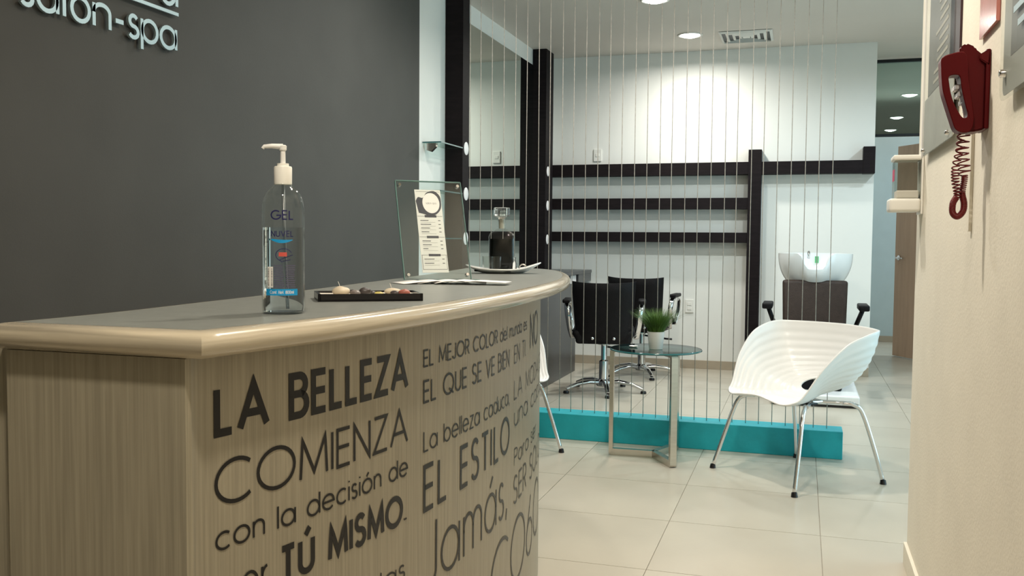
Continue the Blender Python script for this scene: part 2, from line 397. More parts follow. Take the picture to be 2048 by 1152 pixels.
# ================================================================== WALL SHELVING (back wall)
sh = thing('wall_shelf', 'black brown wooden beam shelving with posts along the white back wall', 'shelf', (0, YB, 0))
F = -.13
obj('beam', bx(-2.366, -.475, F, -.001, 1.768, 1.878, .002), M_BLACKWOOD, sh)
obj('beam', bx(-.362, .574, F, -.001, 1.768, 1.878, .002), M_BLACKWOOD, sh)
obj('post', bx(-.475, -.362, F - .004, -.001, .079, 1.985, .002), M_BLACKWOOD, sh)
obj('end_post', bx(.478, .574, F - .004, -.001, 1.764, 1.992, .002), M_BLACKWOOD, sh)
obj('shelf', bx(-2.366, -.475, F + .005, -.001, 1.462, 1.562, .002), M_BLACKWOOD, sh)
obj('shelf', bx(-2.366, -.475, F + .005, -.001, 1.161, 1.252, .002), M_BLACKWOOD, sh)
def plate(name, label, x0, x1, z0, z1, n):
    t = thing(name, label, 'wall plate', ((x0 + x1) / 2, YB, (z0 + z1) / 2)); hw, hz = (x1 - x0) / 2, (z1 - z0) / 2
    obj('cover', bx(-hw, hw, -.010, -.0005, -hz, hz, .003), M_WPLAST, t)
    for k in range(n):
        zc = (k - (n - 1) / 2) * .04
        obj('rocker' if n == 1 else 'socket', bx(-.018, .018, -.014, -.009, zc - .014, zc + .014, .002), M_WPLAST, t)
plate('switch_plate', 'white switch plate on the back wall above the top beam', -1.90, -1.825, 1.915, 2.03, 1)
plate('outlet_plate', 'white power outlet low on the back wall behind the glass table', -1.02, -.945, .515, .635, 2)

# ================================================================== MIRROR STATION
mi = thing('wall_mirror', 'tall wall mirror between two black columns with white round discs', 'mirror', (WL, 7.14, 0))
obj('mirror_pane', bx(.0, .006, -1.01, 1.01, .897, 2.752), M_MIRROR, mi)
for y0, y1, zt in ((-1.14, -1.01, CEIL), (1.01, 1.26, CEIL)):
    c = obj('column', bx(.0, .128, y0, y1, .897, zt - .001, .002), M_BLACKWOOD, mi)
    yc = (y0 + (y1 if y0 < 0 else y0 + .16)) / 2 + .005
    for z in (1.178, 1.487, 1.800):
        d = lathe([(.0001, .004), (.040, .004), (.045, .002), (.045, 0)], 28)
        for v in d.verts: v.co = Vector((.128 + v.co.z, v.co.x + yc, v.co.y + z))
        obj('disc', d, M_DISC, c, True, 40)
# long dark worktop with base and drawer box
dk = thing('styling_worktop', 'dark grey styling worktop with a base cabinet under the mirror', 'worktop', (WL, 7, 0))
obj('worktop', bx(.001, .468, -1.5, 1.60, .868, .8955, .002), M_GREY, dk)
obj('base_cabinet', bx(.001, .44, -1.5, 1.08, .0, .868, .002), M_GREY, dk)
d = obj('drawer', bx(.13, .462, 1.085, 1.60, .79, .868, .002), M_GREY, dk)
obj('drawer_handle', bx(.4405, .448, .86, 1.055, .79, .862, .002), M_DISC, dk)
# glass shelves between the dark wall and the first column
for z, lb in ((1.80, 'top'), (1.487, 'middle'), (1.178, 'lowest')):
    t = thing('glass_shelf', lb + ' small green edged glass shelf on the white wall strip beside the dark wall', 'shelf', (WL, 5.6, z - .006), 0, 'small glass shelves beside the dark wall')
    obj('glass_plate', bx(.0, .128, 0, .399, 0, .008), [M_GLASSTE if False else M_GLASSG], t)
    obj('shelf_edge', bx(.128, .130, 0, .399, 0, .008), M_GLASSTE, t)
    obj('front_edge', bx(.0, .130, -.003, 0, 0, .008), M_GLASSTE, t)
    if z == 1.80: obj('bracket', prism([(.02, 0), (.085, 0), (.085, -.022), (.05, -.055), (.02, -.045)], .02, .05, axis='y'), M_STEEL, t)

# ================================================================== WALL SIGN
sg = thing('wall_sign', 'brushed metal raised letters reading salon-spa with a bar above on the dark wall', 'sign', (WL, 0, 0))
def wallf(o): return lambda s, z, t: (.012 + t, s, z)
for ch, a, b_ in LETTERS if 'LETTERS' in globals() else [('s', 2.334, 2.394), ('a', 2.400, 2.498), ('l', 2.512, 2.530), ('o', 2.545, 2.640), ('n', 2.647, 2.739), ('-', 2.752, 2.808), ('s', 2.821, 2.884), ('p', 2.890, 2.990), ('a', 2.996, 3.100)]:
    q = text_quads(ch, a, b_, 1.890, .1265, .0150 if ch != '-' else .016)[0][1]
    obj('letter', quads_mesh(q, wallf(0), th=.010), M_ALU, sg)
obj('underline_bar', bx(.012, .022, 1.75, 3.110, 2.031, 2.044), M_ALU, sg)
q = text_quads('a', 2.990, 3.108, 2.058, .215, .0165)[0][1]
obj('letter', quads_mesh(q, wallf(0), th=.010), M_ALU, sg)
for y in (2.0, 2.5, 3.05): obj('standoff', bx(0, .013, y - .003, y + .003, 2.034, 2.041), M_STEEL, sg)

# ================================================================== RECEPTION COUNTER
FRONT = [(-.78, 1.075), (-.715, 1.40), (-.682, 1.75), (-.675, 2.1), (-.69, 2.5), (-.737, 2.95), (-.82, 3.35), (-.925, 3.70), (-1.03, 3.95), (-1.14, 4.10), (-1.28, 4.155), (-1.42, 4.09), (-1.49, 3.98)]
BACK = [(-1.49, 3.98), (-1.44, 3.70), (-1.36, 3.25), (-1.30, 2.8), (-1.25, 2.4), (-1.205, 2.0), (-1.175, 1.6), (-1.154, 1.3), (-1.165, 1.075)]
ZT = 1.04
outline = [Vector(p) for p in catmull(FRONT, 8)] + [Vector(p) for p in catmull(BACK, 5)][1:]
def inset(pl, d):
    n = len(pl); o = []
    for i in range(n):
        a, b, c = pl[i - 1], pl[i], pl[(i + 1) % n]; d1 = (b - a).normalized(); d2 = (c - b).normalized()
        n1 = Vector((-d1.y, d1.x)); n2 = Vector((-d2.y, d2.x)); m = (n1 + n2).normalized(); o.append(b + m * d / max(.5, m.dot(n1)))
    return o
ct = thing('reception_counter', 'curved reception counter with beige bullnose top and black Spanish lettering', 'counter', (-1, 2.5, 0))
def rel(p): return (p[0] + 1, p[1] - 2.5)
prof = [(.030, ZT), (.022, ZT - .0003), (.014, ZT - .002), (.007, ZT - .006), (.002, ZT - .013), (.0, ZT - .020), (.002, ZT - .027), (.007, ZT - .034), (.014, ZT - .038), (.022, ZT - .040), (.09, ZT - .040)]
b = bmesh.new(); rings = []
for dd, z in prof: rings.append([b.verts.new((*rel(p), z)) for p in inset(outline, dd)])
for i in range(len(rings) - 1):
    n = len(rings[i])
    for k in range(n): b.faces.new((rings[i][k], rings[i][(k + 1) % n], rings[i + 1][(k + 1) % n], rings[i + 1][k]))
obj('bullnose_edge', b, M_TRIM, ct, True, 50)
obj('countertop', prism([rel(p) for p in inset(outline, .0305)], ZT - .038, ZT + .0002), M_TOP, ct)
BODY = [(-.835, 1.13), (-.775, 1.42), (-.738, 1.75), (-.728, 2.1), (-.752, 2.45), (-.80, 2.8), (-.88, 3.15), (-1.0, 3.5), (-1.15, 3.78), (-1.36, 3.9)]
bodyl = [Vector((-.829, 1.112))] + [Vector(p) for p in catmull(BODY, 16)]
bodyi = [p + Vector((-1, 0)) * .0 for p in bodyl]
def nrm(i):
    t = (bodyl[min(i + 1, len(bodyl) - 1)] - bodyl[max(i - 1, 0)]).normalized(); return Vector((t.y, -t.x))
inner = [p - nrm(i) * .02 for i, p in enumerate(bodyl)]
b = bmesh.new(); n = len(bodyl)
vo = [[b.verts.new((*rel(p), z)) for p in bodyl] for z in (.0, 1.0)]; vi = [[b.verts.new((*rel(p), z)) for p in inner] for z in (.0, 1.0)]
for k in range(n - 1):
    b.faces.new((vo[0][k], vo[0][k + 1], vo[1][k + 1], vo[1][k])); b.faces.new((vi[0][k + 1], vi[0][k], vi[1][k], vi[1][k + 1]))
    b.faces.new((vo[1][k], vo[1][k + 1], vi[1][k + 1], vi[1][k])); b.faces.new((vo[0][k + 1], vo[0][k], vi[0][k], vi[0][k + 1]))
for k in (0, n - 1): b.faces.new((vo[0][k], vo[1][k], vi[1][k], vi[0][k]) if k == 0 else (vo[1][k], vo[0][k], vi[0][k], vi[1][k]))
obj('front_panel', b, M_LAM, ct, True, 40)
bk = [Vector(p) for p in catmull([(-1.36, 3.88), (-1.30, 3.25), (-1.25, 2.8), (-1.20, 2.4), (-1.17, 2.0), (-1.155, 1.6), (-1.140, 1.112)], 5)]
carc = [p - nrm(i) * .021 for i, p in enumerate(bodyl)][:-1]
carc = [Vector((p.x, max(p.y, 1.112))) for p in carc] + bk
obj('carcass', prism([rel(p) for p in carc], 0, .999), M_LAMS, ct)
obj('end_panel', bx(-.142, .1755, 1.098 - 2.5, 1.1118 - 2.5, 0, .999), M_LAMS, ct)
obj('end_post', prism([rel(p) for p in [(-1.142, 1.125), (-1.142, 1.15), (-1.20, 1.15), (-1.20, 1.125)]], 0, .999), M_LAMS, ct)
# vinyl lettering following the curve of the front panel
S = [-(bodyl[1] - bodyl[0]).length]
for a, c in zip(bodyl, bodyl[1:]): S.append(S[-1] + (c - a).length)
def onbody(s, z, t):
    s = min(max(s, S[0]), S[-1] - 1e-4); i = 0
    lo, hi = 0, len(S) - 1
    while hi - lo > 1:
        md = (lo + hi) // 2
        if S[md] <= s: lo = md
        else: hi = md
    u = (s - S[lo]) / (S[lo + 1] - S[lo]); p = bodyl[lo].lerp(bodyl[lo + 1], u)
    nn = nrm(lo).lerp(nrm(lo + 1), u); p = p + nn * .0012; q = rel(p); return (q[0], q[1], z)
LINES = [('LA BELLEZA', .037, .564, .872, .078, .0125, .24), ('COMIENZA', .037, .563, .7655, .0715, .0065, .18), ('con la decisión de', .038, .563, .699, .0405, .0042, .20),
         ('por', .045, .148, .6055, .064, .0050, .20), ('TÚ MISMO.', .172, .558, .6055, .064, .0110, .26),
         ('todas las', .20, .552, .492, .044, .0042, .20),
         ('EL MEJOR COLOR del mundo es', .629, 1.490, .906, .0375, .0042, .20), ('NO', 1.557, 1.78, .838, .109, .0100, .20),
         ('EL QUE SE VE BIEN', .629, 1.232, .831, .049, .0052, .22), ('EN TI.', 1.295, 1.475, .829, .052, .0045, .22),
         ('La belleza caduca,', .630, 1.235, .729, .045, .0040, .20), ('LA MODA ES', 1.297, 1.97, .728, .057, .0045, .22),
         ('EL ESTILO', .630, 1.240, .602, .101, .0105, .30), ('una copia', 1.302, 1.95, .652, .060, .0045, .20), ('Para ser', 1.305, 1.745, .542, .050, .0042, .2),
         ('Jamás,', .632, 1.215, .437, .140, .0085, .20), ('SER SOLO', 1.299, 1.95, .432, .082, .0065, .22),
         ('LA CO6O', .63, 1.90, .200, .188, .0100, .16)]
LINES[3:4] = [('por', .045, .148, .6055, .064, .0050, .20)]
for txt, s0, s1, z0, cap, wt, gap in LINES:
    for _, qs in text_quads(txt, s0, s1, z0, cap, wt, gap, step=.012): obj('letter', quads_mesh(qs, onbody), M_VINYL, ct)

# ================================================================== STRING SCREEN
ks = thing('string_screen', 'turquoise plinth with pale vertical strings rising to the ceiling', 'room divider', (0, 5.322, 0))
obj('plinth', bx(-2.36, .231, -.075, .085, 0, .152, .004), M_TURQ, ks)
for k in range(30):
    x = .150 - k * .0722 + random.uniform(-.003, .003)
    dx = random.uniform(-.004, .004)
    obj('string', tube([(x, 0, .152), (x + dx, .0, 1.5), (x, 0, CEIL)], .0021, 6), M_ROPE, ks, True)

# ================================================================== GLASS SIDE TABLE
tb = thing('side_table', 'round glass side table on a bent flat steel frame', 'table', (-.742, 4.975, 0))
TT = .592
obj('glass_top', lathe([(.0001, TT - .010), (.238, TT - .010), (.244, TT - .007), (.244, TT - .003), (.240, TT), (.0001, TT)], 64), M_GLASST, tb, True, 35)
obj('glass_rim', lathe([(.2405, TT - .0102), (.2465, TT - .007), (.2465, TT - .003), (.2425, TT + .0004)], 64), M_GLASSTE, tb, True)
for a in (math.atan2(-.01, -.235), math.atan2(-.215, .135), math.atan2(.225, .085)):
    c, s = math.cos(a), math.sin(a)
    def P(r, u, z): return Vector((c * r - s * u, s * r + c * u, z))
    b = bmesh.new(); t = .007; wv = .0175; R0 = .246; secs = []
    pth = [(.0, .0), (R0 - .0, .0)]
    # closed profile in (r,z): foot bar, upright, top bar
    outer = [(.0, 0), (R0 - .012, 0), (R0 - .004, .004), (R0, .012), (R0, TT - .022), (R0 - .004, TT - .014), (R0 - .012, TT - .0105), (.10, TT - .0105)]
    innr = [(.0, .036), (R0 - .022, .036), (R0 - .022, .036), (R0 - .022, .040), (R0 - .022, TT - .036), (R0 - .026, TT - .028), (R0 - .032, TT - .022), (.10, TT - .022)]
    for side in (-wv, wv):
        secs.append(([b.verts.new(P(r, side, z)) for r, z in outer], [b.verts.new(P(r, side, z)) for r, z in innr]))
    (o0, i0), (o1, i1) = secs
    for k in range(len(outer) - 1):
        for q in ((o0[k], o0[k + 1], i0[k + 1], i0[k]), (o1[k + 1], o1[k], i1[k], i1[k + 1]), (o0[k + 1], o0[k], o1[k], o1[k + 1]), (i0[k], i0[k + 1], i1[k + 1], i1[k])):
            try: b.faces.new(q)
            except ValueError: pass
    b.faces.new((o0[0], i0[0], i1[0], o1[0])); b.faces.new((o0[-1], o1[-1], i1[-1], i0[-1]))
    obj('leg_frame', b, M_STEEL, tb)
# potted grass
pp = thing('potted_grass', 'small white pot of bushy green artificial grass on the glass table', 'plant', (-.738, 4.945, TT + .001))
obj('pot', lathe([(.0001, 0), (.034, 0), (.036, .003), (.0455, .088), (.047, .094), (.043, .094), (.040, .075), (.0001, .075)], 36), M_SHELL, pp, True, 40)
b = bmesh.new(); rnd = random.Random(3)
for k in range(1300):
    a = rnd.uniform(0, 2 * PI); r = .032 * math.sqrt(rnd.random()); ln = rnd.uniform(.105, .155); lean = (.15 + 1.05 * r / .032 * rnd.uniform(.5, 1.1)) * .72
    ww = rnd.uniform(.0009, .0016); o = Vector((r * math.cos(a), r * math.sin(a), .074)); dirh = Vector((math.cos(a + rnd.uniform(-.5, .5)), math.sin(a + rnd.uniform(-.5, .5)), 0))
    side = Vector((-dirh.y, dirh.x, 0)) if k % 2 else Vector((dirh.y + .5, .7, 0)).normalized(); prev = None
    for i in range(4):
        t = i / 3; p = o + Vector((0, 0, ln * t * (1 - .15 * t * lean))) + dirh * ln * lean * t * t * .95 + dirh * ln * .22 * lean * t; hw = ww * (1 - t * .92)
        cur = (b.verts.new(p - side * hw), b.verts.new(p + side * hw))
        if prev: b.faces.new((prev[0], prev[1], cur[1], cur[0]))
        prev = cur
g = obj('grass', b, M_GRASS, pp); g['kind'] = 'stuff'
ds = obj('dish', lathe([(.0001, 0), (.017, 0), (.023, .005), (.0245, .008), (.022, .008), (.016, .003), (.0001, .002)], 28), M_SHELL, None, True)
ds.location = (-.865, 4.985, TT + .001); tag(ds, 'tiny round white dish on the glass table left of the pot', 'dish')

# ================================================================== WHITE SHELL CHAIRS
def shell_chair(label, loc, rz):
    t = thing('shell_chair', label, 'chair', loc, rz, 'white ribbed shell chairs')
    # local: +x sitter's left ... seat faces +y
    # outer rim for half (x>=0), from front centre to back centre
    half = [(0, .265, .425), (.10, .275, .418), (.18, .272, .408), (.235, .245, .420), (.260, .203, .456), (.300, .13, .580), (.333, .02, .690), (.350, -.09, .737), (.340, -.165, .752), (.30, -.215, .753), (.21, -.262, .754), (.11, -.288, .755), (0, -.30, .756)]
    rim = [Vector(p) for p in half] + [Vector((-p[0], p[1], p[2])) for p in half[-2:0:-1]]
    rim = catmull(rim, 6, True); n = len(rim); hc = Vector((0, -.118, .452)); grid = []
    NT = 56
    for i, p in enumerate(rim):
        d = Vector((p.x, p.y - hc.y, 0)); ang = math.atan2(d.y / .9, d.x); sn = math.sin(ang)
        h = hc + Vector((math.cos(ang) * .090, sn * .048, -.030 * sn))
        f = min(1, max(0, (p.z - .43) / .3)); row = []
        c1 = h.lerp(p, .42); c1.z = (h.z - .035) * (1 - f) + (h.z + .0) * f - .012 * abs(math.cos(ang))
        c2 = h.lerp(p, .94 - .04 * f); c2.z = (1 - f) * (p.z - .010) + f * (h.z + (p.z - h.z) * .34)
        for k in range(NT + 1):
            s = k / NT; q = h * (1 - s) ** 3 + c1 * 3 * s * (1 - s) ** 2 + c2 * 3 * s * s * (1 - s) + p * s ** 3; row.append(q)
        grid.append(row)
    b = bmesh.new(); V = [[None] * (NT + 1) for _ in range(n)]
    for i in range(n):
        for k in range(NT + 1):
            e1 = grid[(i + 1) % n][k] - grid[i - 1][k]; e2 = grid[i][min(k + 1, NT)] - grid[i][max(k - 1, 0)]
            nn = e1.cross(e2); nn = nn.normalized() if nn.length > 1e-9 else Vector((0, 0, 1))
            s = k / NT; amp = .0020 * min(1, s * 6) * min(1, (1 - s) * 8)
            V[i][k] = b.verts.new(grid[i][k] + nn * amp * math.sin(s * 2 * PI * 11.0))
    for i in range(n):
        for k in range(NT): b.faces.new((V[i][k], V[(i + 1) % n][k], V[(i + 1) % n][k + 1], V[i][k + 1]))
    o = obj('shell', b, M_SHELL, t, True); md = o.modifiers.new('thick', 'SOLIDIFY'); md.thickness = .008; md.offset = 0
    # frame and four legs
    fr = tube([(-.20, .13, .388), (-.12, .02, .392), (.12, .02, .392), (.20, .13, .388)], .009, 10); tube([(-.20, -.15, .388), (-.12, -.04, .392), (.12, -.04, .392), (.20, -.15, .388)], .009, 10, fr)
    tube([(-.12, .02, .392), (-.12, -.04, .392)], .009, 10, fr); tube([(.12, .02, .392), (.12, -.04, .392)], .009, 10, fr)
    obj('seat_frame', fr, M_CHROME, t, True, 50)
    for sx in (-1, 1): obj('mount_pad', bx(sx * .15 - .02, sx * .15 + .02, .03, .08, .386, .398, .003), M_BLACK, t)
    for sx, sy, fy in ((1, 1, .285), (-1, 1, .285), (1, -1, -.275), (-1, -1, -.275)):
        pts = catmull([(sx * .18, sy * .12, .388), (sx * .215, sy * .155, .383), (sx * .238, sy * .19, .345), (sx * .268, sy * .235, .19), (sx * .298, fy, .012)], 6)
        lg = obj('leg', tube(pts, .0105, 12), M_CHROME, t, True)
        ft = tube([(sx * .298, fy, .020), (sx * .2995, fy, .0)], [.013, .016], 14)
        obj('rubber_foot', ft, M_BLACK, lg, True, 40)
    return t
ch1 = shell_chair('white ribbed shell armchair right of the glass side table', (-.005, 4.815, 0), math.radians(133))
c2 = copy_tree(ch1); c2.location = (-1.645, 4.81, 0); c2.rotation_euler = (0, 0, math.radians(-122)); c2['label'] = 'white shell armchair mostly hidden behind the reception counter'

# ================================================================== STYLIST CHAIRS
def stylist_chair(label, loc, rz, base_rz):
    t = thing('stylist_chair', label, 'chair', loc, rz, 'black salon styling chairs')
    # seat faces +y
    b = bx(-.235, .235, -.22, .27, .39, .50, .035, seg=4)
    for v in b.verts:
        if v.co.z < .44: v.co.x *= .90
    obj('seat', b, M_BLACKLEATHER, t, True)
    b = bmesh.new(); NX, NZ = 14, 14; fr = []; bkk = []
    def pt(u, v, th):
        hw = .205 + .035 * v; x = u * hw; z = .40 + .455 * v + .014 * (abs(u) ** 3) * (v > .9); y = -.215 - .10 * v + .055 * u * u - th
        return (x, y, z)
    G = [[[b.verts.new(pt(-1 + 2 * i / NX, k / NZ, th * (1 - .6 * (max(abs(-1 + 2 * i / NX), abs(2 * k / NZ - 1)) ** 8)))) for k in range(NZ + 1)] for i in range(NX + 1)] for th in (-.02, .035)]
    for L_, flip in ((G[0], 0), (G[1], 1)):
        for i in range(NX):
            for k in range(NZ):
                q = (L_[i][k], L_[i + 1][k], L_[i + 1][k + 1], L_[i][k + 1]); b.faces.new(q if not flip else q[::-1])
    def seam(seq):
        for (a0, a1), (c0, c1) in zip(seq, seq[1:]): b.faces.new((a0, c0, c1, a1))
    seam([(G[0][i][0], G[1][i][0]) for i in range(NX + 1)]); seam([(G[0][i][NZ], G[1][i][NZ]) for i in range(NX + 1)][::-1])
    seam([(G[0][0][k], G[1][0][k]) for k in range(NZ + 1)][::-1]); seam([(G[0][NX][k], G[1][NX][k]) for k in range(NZ + 1)])
    bkr = obj('backrest', b, M_BLACKLEATHER, t, True, 60)
    for x in (-.08, .08):
        d = lathe([(.0001, .006), (.009, .005), (.012, 0)], 14)
        for v in d.verts: v.co = Vector((v.co.x + x, -.258 - v.co.z, v.co.y + .44))
        obj('bolt', d, M_CHROME, bkr, True)
    for s in (-1, 1):
        loop = catmull([(s * .250, .16, .44), (s * .272, .20, .56), (s * .285, .17, .66), (s * .29, .05, .69), (s * .288, -.08, .69), (s * .278, -.14, .62), (s * .262, -.10, .50), (s * .246, -.02, .42)], 6)
        a = obj('armrest', tube(loop, .014, 10, flat=(1.5, .55)), M_CHROME, t, True)
        obj('arm_pad', bx(s * .289 - .028, s * .289 + .028, -.14, .12, .692, .722, .012, seg=3), M_BLACKLEATHER, a, True)
    obj('hydraulic_column', lathe([(.036, .075), (.036, .24), (.030, .245), (.022, .25), (.022, .36), (.06, .372), (.06, .39)], 24, closed=True), M_CHROME, t, True, 35)
    obj('lift_lever', tube([(.02, 0, .35), (.22, -.02, .33), (.27, -.03, .33)], .008, 8), M_BLACK, t, True)
    st = obj('base_hub', lathe([(.05, .045), (.06, .055), (.055, .085), (.037, .10)], 24, closed=True), M_CHROME, t, True, 40)
    for k in range(5):
        a = base_rz + 2 * PI * k / 5; c, s = math.cos(a), math.sin(a)
        pts = [(c * r, s * r, z) for r, z in ((.03, .075), (.12, .082), (.22, .068), (.31, .036))]
        lg = obj('leg', tube(pts, [.026, .024, .020, .017], 10, flat=(1, .7)), M_CHROME, st, True, 50)
        gl = lathe([(.0001, .0), (.022, .0), (.024, .006), (.020, .020), (.0001, .022)], 16, c * .312, s * .312)
        obj('glide', gl, M_BLACK, st, True, 50)
    return t
stylist_chair('black salon chair nearer the string screen, its back towards us', (-1.45, 7.03, 0), math.radians(10), math.radians(-82))
stylist_chair('black salon chair farther away by the back wall', (-1.32, 8.02, 0), math.radians(-4), math.radians(-60))

# ================================================================== SHAMPOO UNIT
su = thing('shampoo_unit', 'backwash unit with brown reclining chair and white ceramic basin', 'shampoo chair', (.10, 7.5, 0))
obj('base_plate', bx(-.30, .31, -.60, .80, .018, .085, .012, seg=3), M_SHELL, su, True, 40)
obj('base_shadow_slab', bx(-.28, .29, -.58, .78, .0, .018), M_BLACK, su)  # solid black slab stands in for the shade under the base plate
b = bmesh.new(); rr = []
for z, hx, y0, y1 in ((.085, .30, .25, .80), (.20, .24, .28, .76), (.45, .20, .30, .70), (.78, .20, .28, .64)):
    rr.append([b.verts.new((hx * c, (y0 + y1) / 2 + (y1 - y0) / 2 * s, z)) for c, s in [(math.cos(a) if True else 0, math.sin(a)) for a in [2 * PI * k / 28 for k in range(28)]]])
for i in range(3):
    for k in range(28): b.faces.new((rr[i][k], rr[i][(k + 1) % 28], rr[i + 1][(k + 1) % 28], rr[i + 1][k]))
b.faces.new(rr[0][::-1]); b.faces.new(rr[-1])
obj('pedestal', b, M_SHELL, su, True, 60)
obj('seat', bx(-.24, .24, -.42, .18, .40, .52, .035, seg=4), M_BROWNLEATHER, su, True)
obj('seat_support', bx(-.20, .20, -.38, .20, .085, .40, .02, seg=2), M_BLACKLEATHER, su, True, 40)
b = bx(-.235, .235, -.04, .04, -.22, .24, .03, seg=4)
for v in b.verts:
    v.co.x *= 1 + .12 * (v.co.z + .2); y, z = v.co.y, v.co.z; v.co.y = y + .16 + z * .30; v.co.z = .665 + z * .86
obj('backrest', b, M_BROWNLEATHER, su, True)
for s in (-1, 1):
    a = obj('arm_post', tube([(s * .25, -.05, .46), (s * .285, -.08, .52), (s * .315, -.12, .60), (s * .335, -.15, .66)], .012, 10), M_CHROME, su, True)
    obj('arm_sleeve', tube([(s * .295, -.09, .54), (s * .337, -.15, .665)], .017, 10), M_BLACKLEATHER, a, True)
    obj('arm_pad', bx(s * .345 - .038, s * .345 + .038, -.25, .05, .665, .71, .014, seg=3), M_BLACKLEATHER, a, True)
# basin : half shell with a neck notch towards the chair
def basin(scale, zoff, inward=0):
    NA, NTT = 64, 16; rows = []
    for i in range(NA):
        a = 2 * PI * i / NA; dn = (a + PI / 2 + PI) % (2 * PI) - PI    # 0 at front (-y)
        notch = 1 / (1 + math.exp((abs(dn) - .33) * 24)); zr = 1.080 - .128 * notch + .004 * abs(math.sin(a))
        row = []
        for k in range(NTT + 1):
            u = max(0, (k - 2) / (NTT - 2)); r = (.60 * k / 2 if k < 2 else .60 + .40 * (1 - (1 - u) ** 2.3) ** .8); z = .812 + (zr - .812) * u
            row.append(Vector((.288 * r * math.cos(a) * scale, .25 * r * math.sin(a) * scale, z + zoff * (1 - u))))
        rows.append(row)
    return rows
A = basin(1, 0); B = basin(.90, .035); b = bmesh.new(); NA = len(A)
va = [[b.verts.new(p) for p in r] for r in A]; vb = [[b.verts.new(p) for p in r] for r in B]
for i in range(NA):
    j = (i + 1) % NA
    for k in range(1, len(A[0]) - 1):
        b.faces.new((va[i][k], va[j][k], va[j][k + 1], va[i][k + 1])); b.faces.new((vb[j][k], vb[i][k], vb[i][k + 1], vb[j][k + 1]))
    b.faces.new((va[i][-1], va[j][-1], vb[j][-1], vb[i][-1]))
b.faces.new([va[i][1] for i in range(NA)][::-1]); b.faces.new([vb[i][1] for i in range(NA)])
bs = obj('basin', b, M_CERAM, su, True, 60); bs.location = (0, .40, 0)
obj('tap', tube([(-.05, .16, 1.04), (-.05, .14, 1.085), (-.05, .09, 1.09), (-.05, .06, 1.05)], .011, 10), M_CHROME, bs, True)
obj('sticker', bx(.0, .03, .203, .207, 1.0, 1.055), mat('green_sticker', (.12, .45, .20), .5, var=.3, scale=40), bs)

# ================================================================== THINGS ON THE COUNTER
# --- gel bottle
bt = thing('gel_bottle', 'clear pump bottle of hand gel standing near the counter end', 'bottle', (-.853, 1.405, ZT + .0005), math.radians(31))
R = .0362
obj('bottle_body', lathe([(.0001, .001), (R * .80, .0), (R * .97, .003), (R, .010), (R, .172), (R * .985, .184), (R * .92, .196), (R * .80, .206), (R * .62, .214), (.016, .219), (.0145, .224)], 48), M_BOTTLE, bt, True, 50)
obj('gel', lathe([(.0001, .003), (R * .93, .004), (R * .955, .012), (R * .955, .1475), (.0001, .1475)], 48), M_GEL, bt, True, 40)
cp = bmesh.new(); lathe([(.0001, .221), (.0150, .221), (.0152, .250), (.0140, .252), (.0100, .2525), (.0098, .257), (.0001, .257)], 32, bm=cp)
obj('cap', cp, M_WPLAST, bt, True, 35)
nz = lathe([(.0045, .255), (.0042, .278), (.0062, .280), (.0064, .287), (.0045, .2885), (.0001, .2885)], 20)
tube([(0, 0, .2855), (-.018, 0, .2862), (-.031, 0, .2850), (-.0335, 0, .2815)], [.0052, .0042, .0034, .0030], 10, nz)
obj('pump_head', nz, M_SHELL, bt, True, 40)
obj('dip_tube', tube([(0, 0, .222), (.002, 0, .10), (.006, .002, .008)], .0026, 8), clear_mat('tube_plastic', (.70, .76, .80), .6, .3, 1), bt, True)
def onbot(rr_):   # s is arc length measured round the bottle from the side that faces the room
    def f(s, z, t):
        a = -PI / 2 + s / R; return (rr_ * math.cos(a), rr_ * math.sin(a), z)
    return f
def patch(s0, s1, z0, z1, m, name, r_=R * 1.004, parent=None, n=8):
    b = bmesh.new(); f = onbot(r_); prev = None
    for k in range(n + 1):
        s = s0 + (s1 - s0) * k / n; cur = (b.verts.new(f(s, z0, 0)), b.verts.new(f(s, z1, 0)))
        if prev: b.faces.new((prev[0], cur[0], cur[1], prev[1]))
        prev = cur
    return obj(name, b, m, parent or bt, True)
for txt, s0, s1, z0, cap, wt in (('GEL', -.0215, .018, .160, .0165, .0023), ('NUVEL', -.021, .0175, .1315, .0105, .0014)):
    qs = [q for _, l in text_quads(txt, s0, s1, z0, cap, wt, .22, step=.003) for q in l]
    obj('printed_name', quads_mesh(qs, onbot(R * 1.006)), M_NAVY, bt)
b = bmesh.new(); f = onbot(R * 1.006); prev = None
for k in range(13):
    t = k / 12; s = -.021 + .037 * t; zc = .1275 - .003 * math.sin(t * PI * .9); h = .0032 * math.sin(PI * min(1, t * .9 + .08)) + .0004
    cur = (b.verts.new(f(s, zc - h, 0)), b.verts.new(f(s, zc + h * .6, 0)))
    if prev: b.faces.new((prev[0], cur[0], cur[1], prev[1]))
    prev = cur
obj('printed_swoosh', b, M_CYAN, bt)
qs = []
for ln in (arc(.001, .101, .0135, .0105, 20, 250, 18),): Lf, Rt = ribbon(ln, .0012); qs += [(Lf[i], Lf[i + 1], Rt[i + 1], Rt[i]) for i in range(len(Lf) - 1)]
for ln in ([(-.006, .093), (.016, .101)], [(-.004, .0895), (.012, .093)]): Lf, Rt = ribbon(ln, .0014); qs += [(Lf[i], Lf[i + 1], Rt[i + 1], Rt[i]) for i in range(len(Lf) - 1)]
obj('printed_ring', quads_mesh(qs, onbot(R * 1.006)), M_NAVY, bt)
patch(-.0075, .006, .0985, .1055, M_REDP, 'printed_mark')
qs = []
for k in range(11):
    z = .083 - k * .0036
    for s0, s1 in ((-.016, .002), (.004, .022)):
        e = s1 - random.uniform(0, .004); Lf, Rt = ribbon([(s0, z), (e, z)], .0016, .004); qs += [(Lf[i], Lf[i + 1], Rt[i + 1], Rt[i]) for i in range(len(Lf) - 1)]
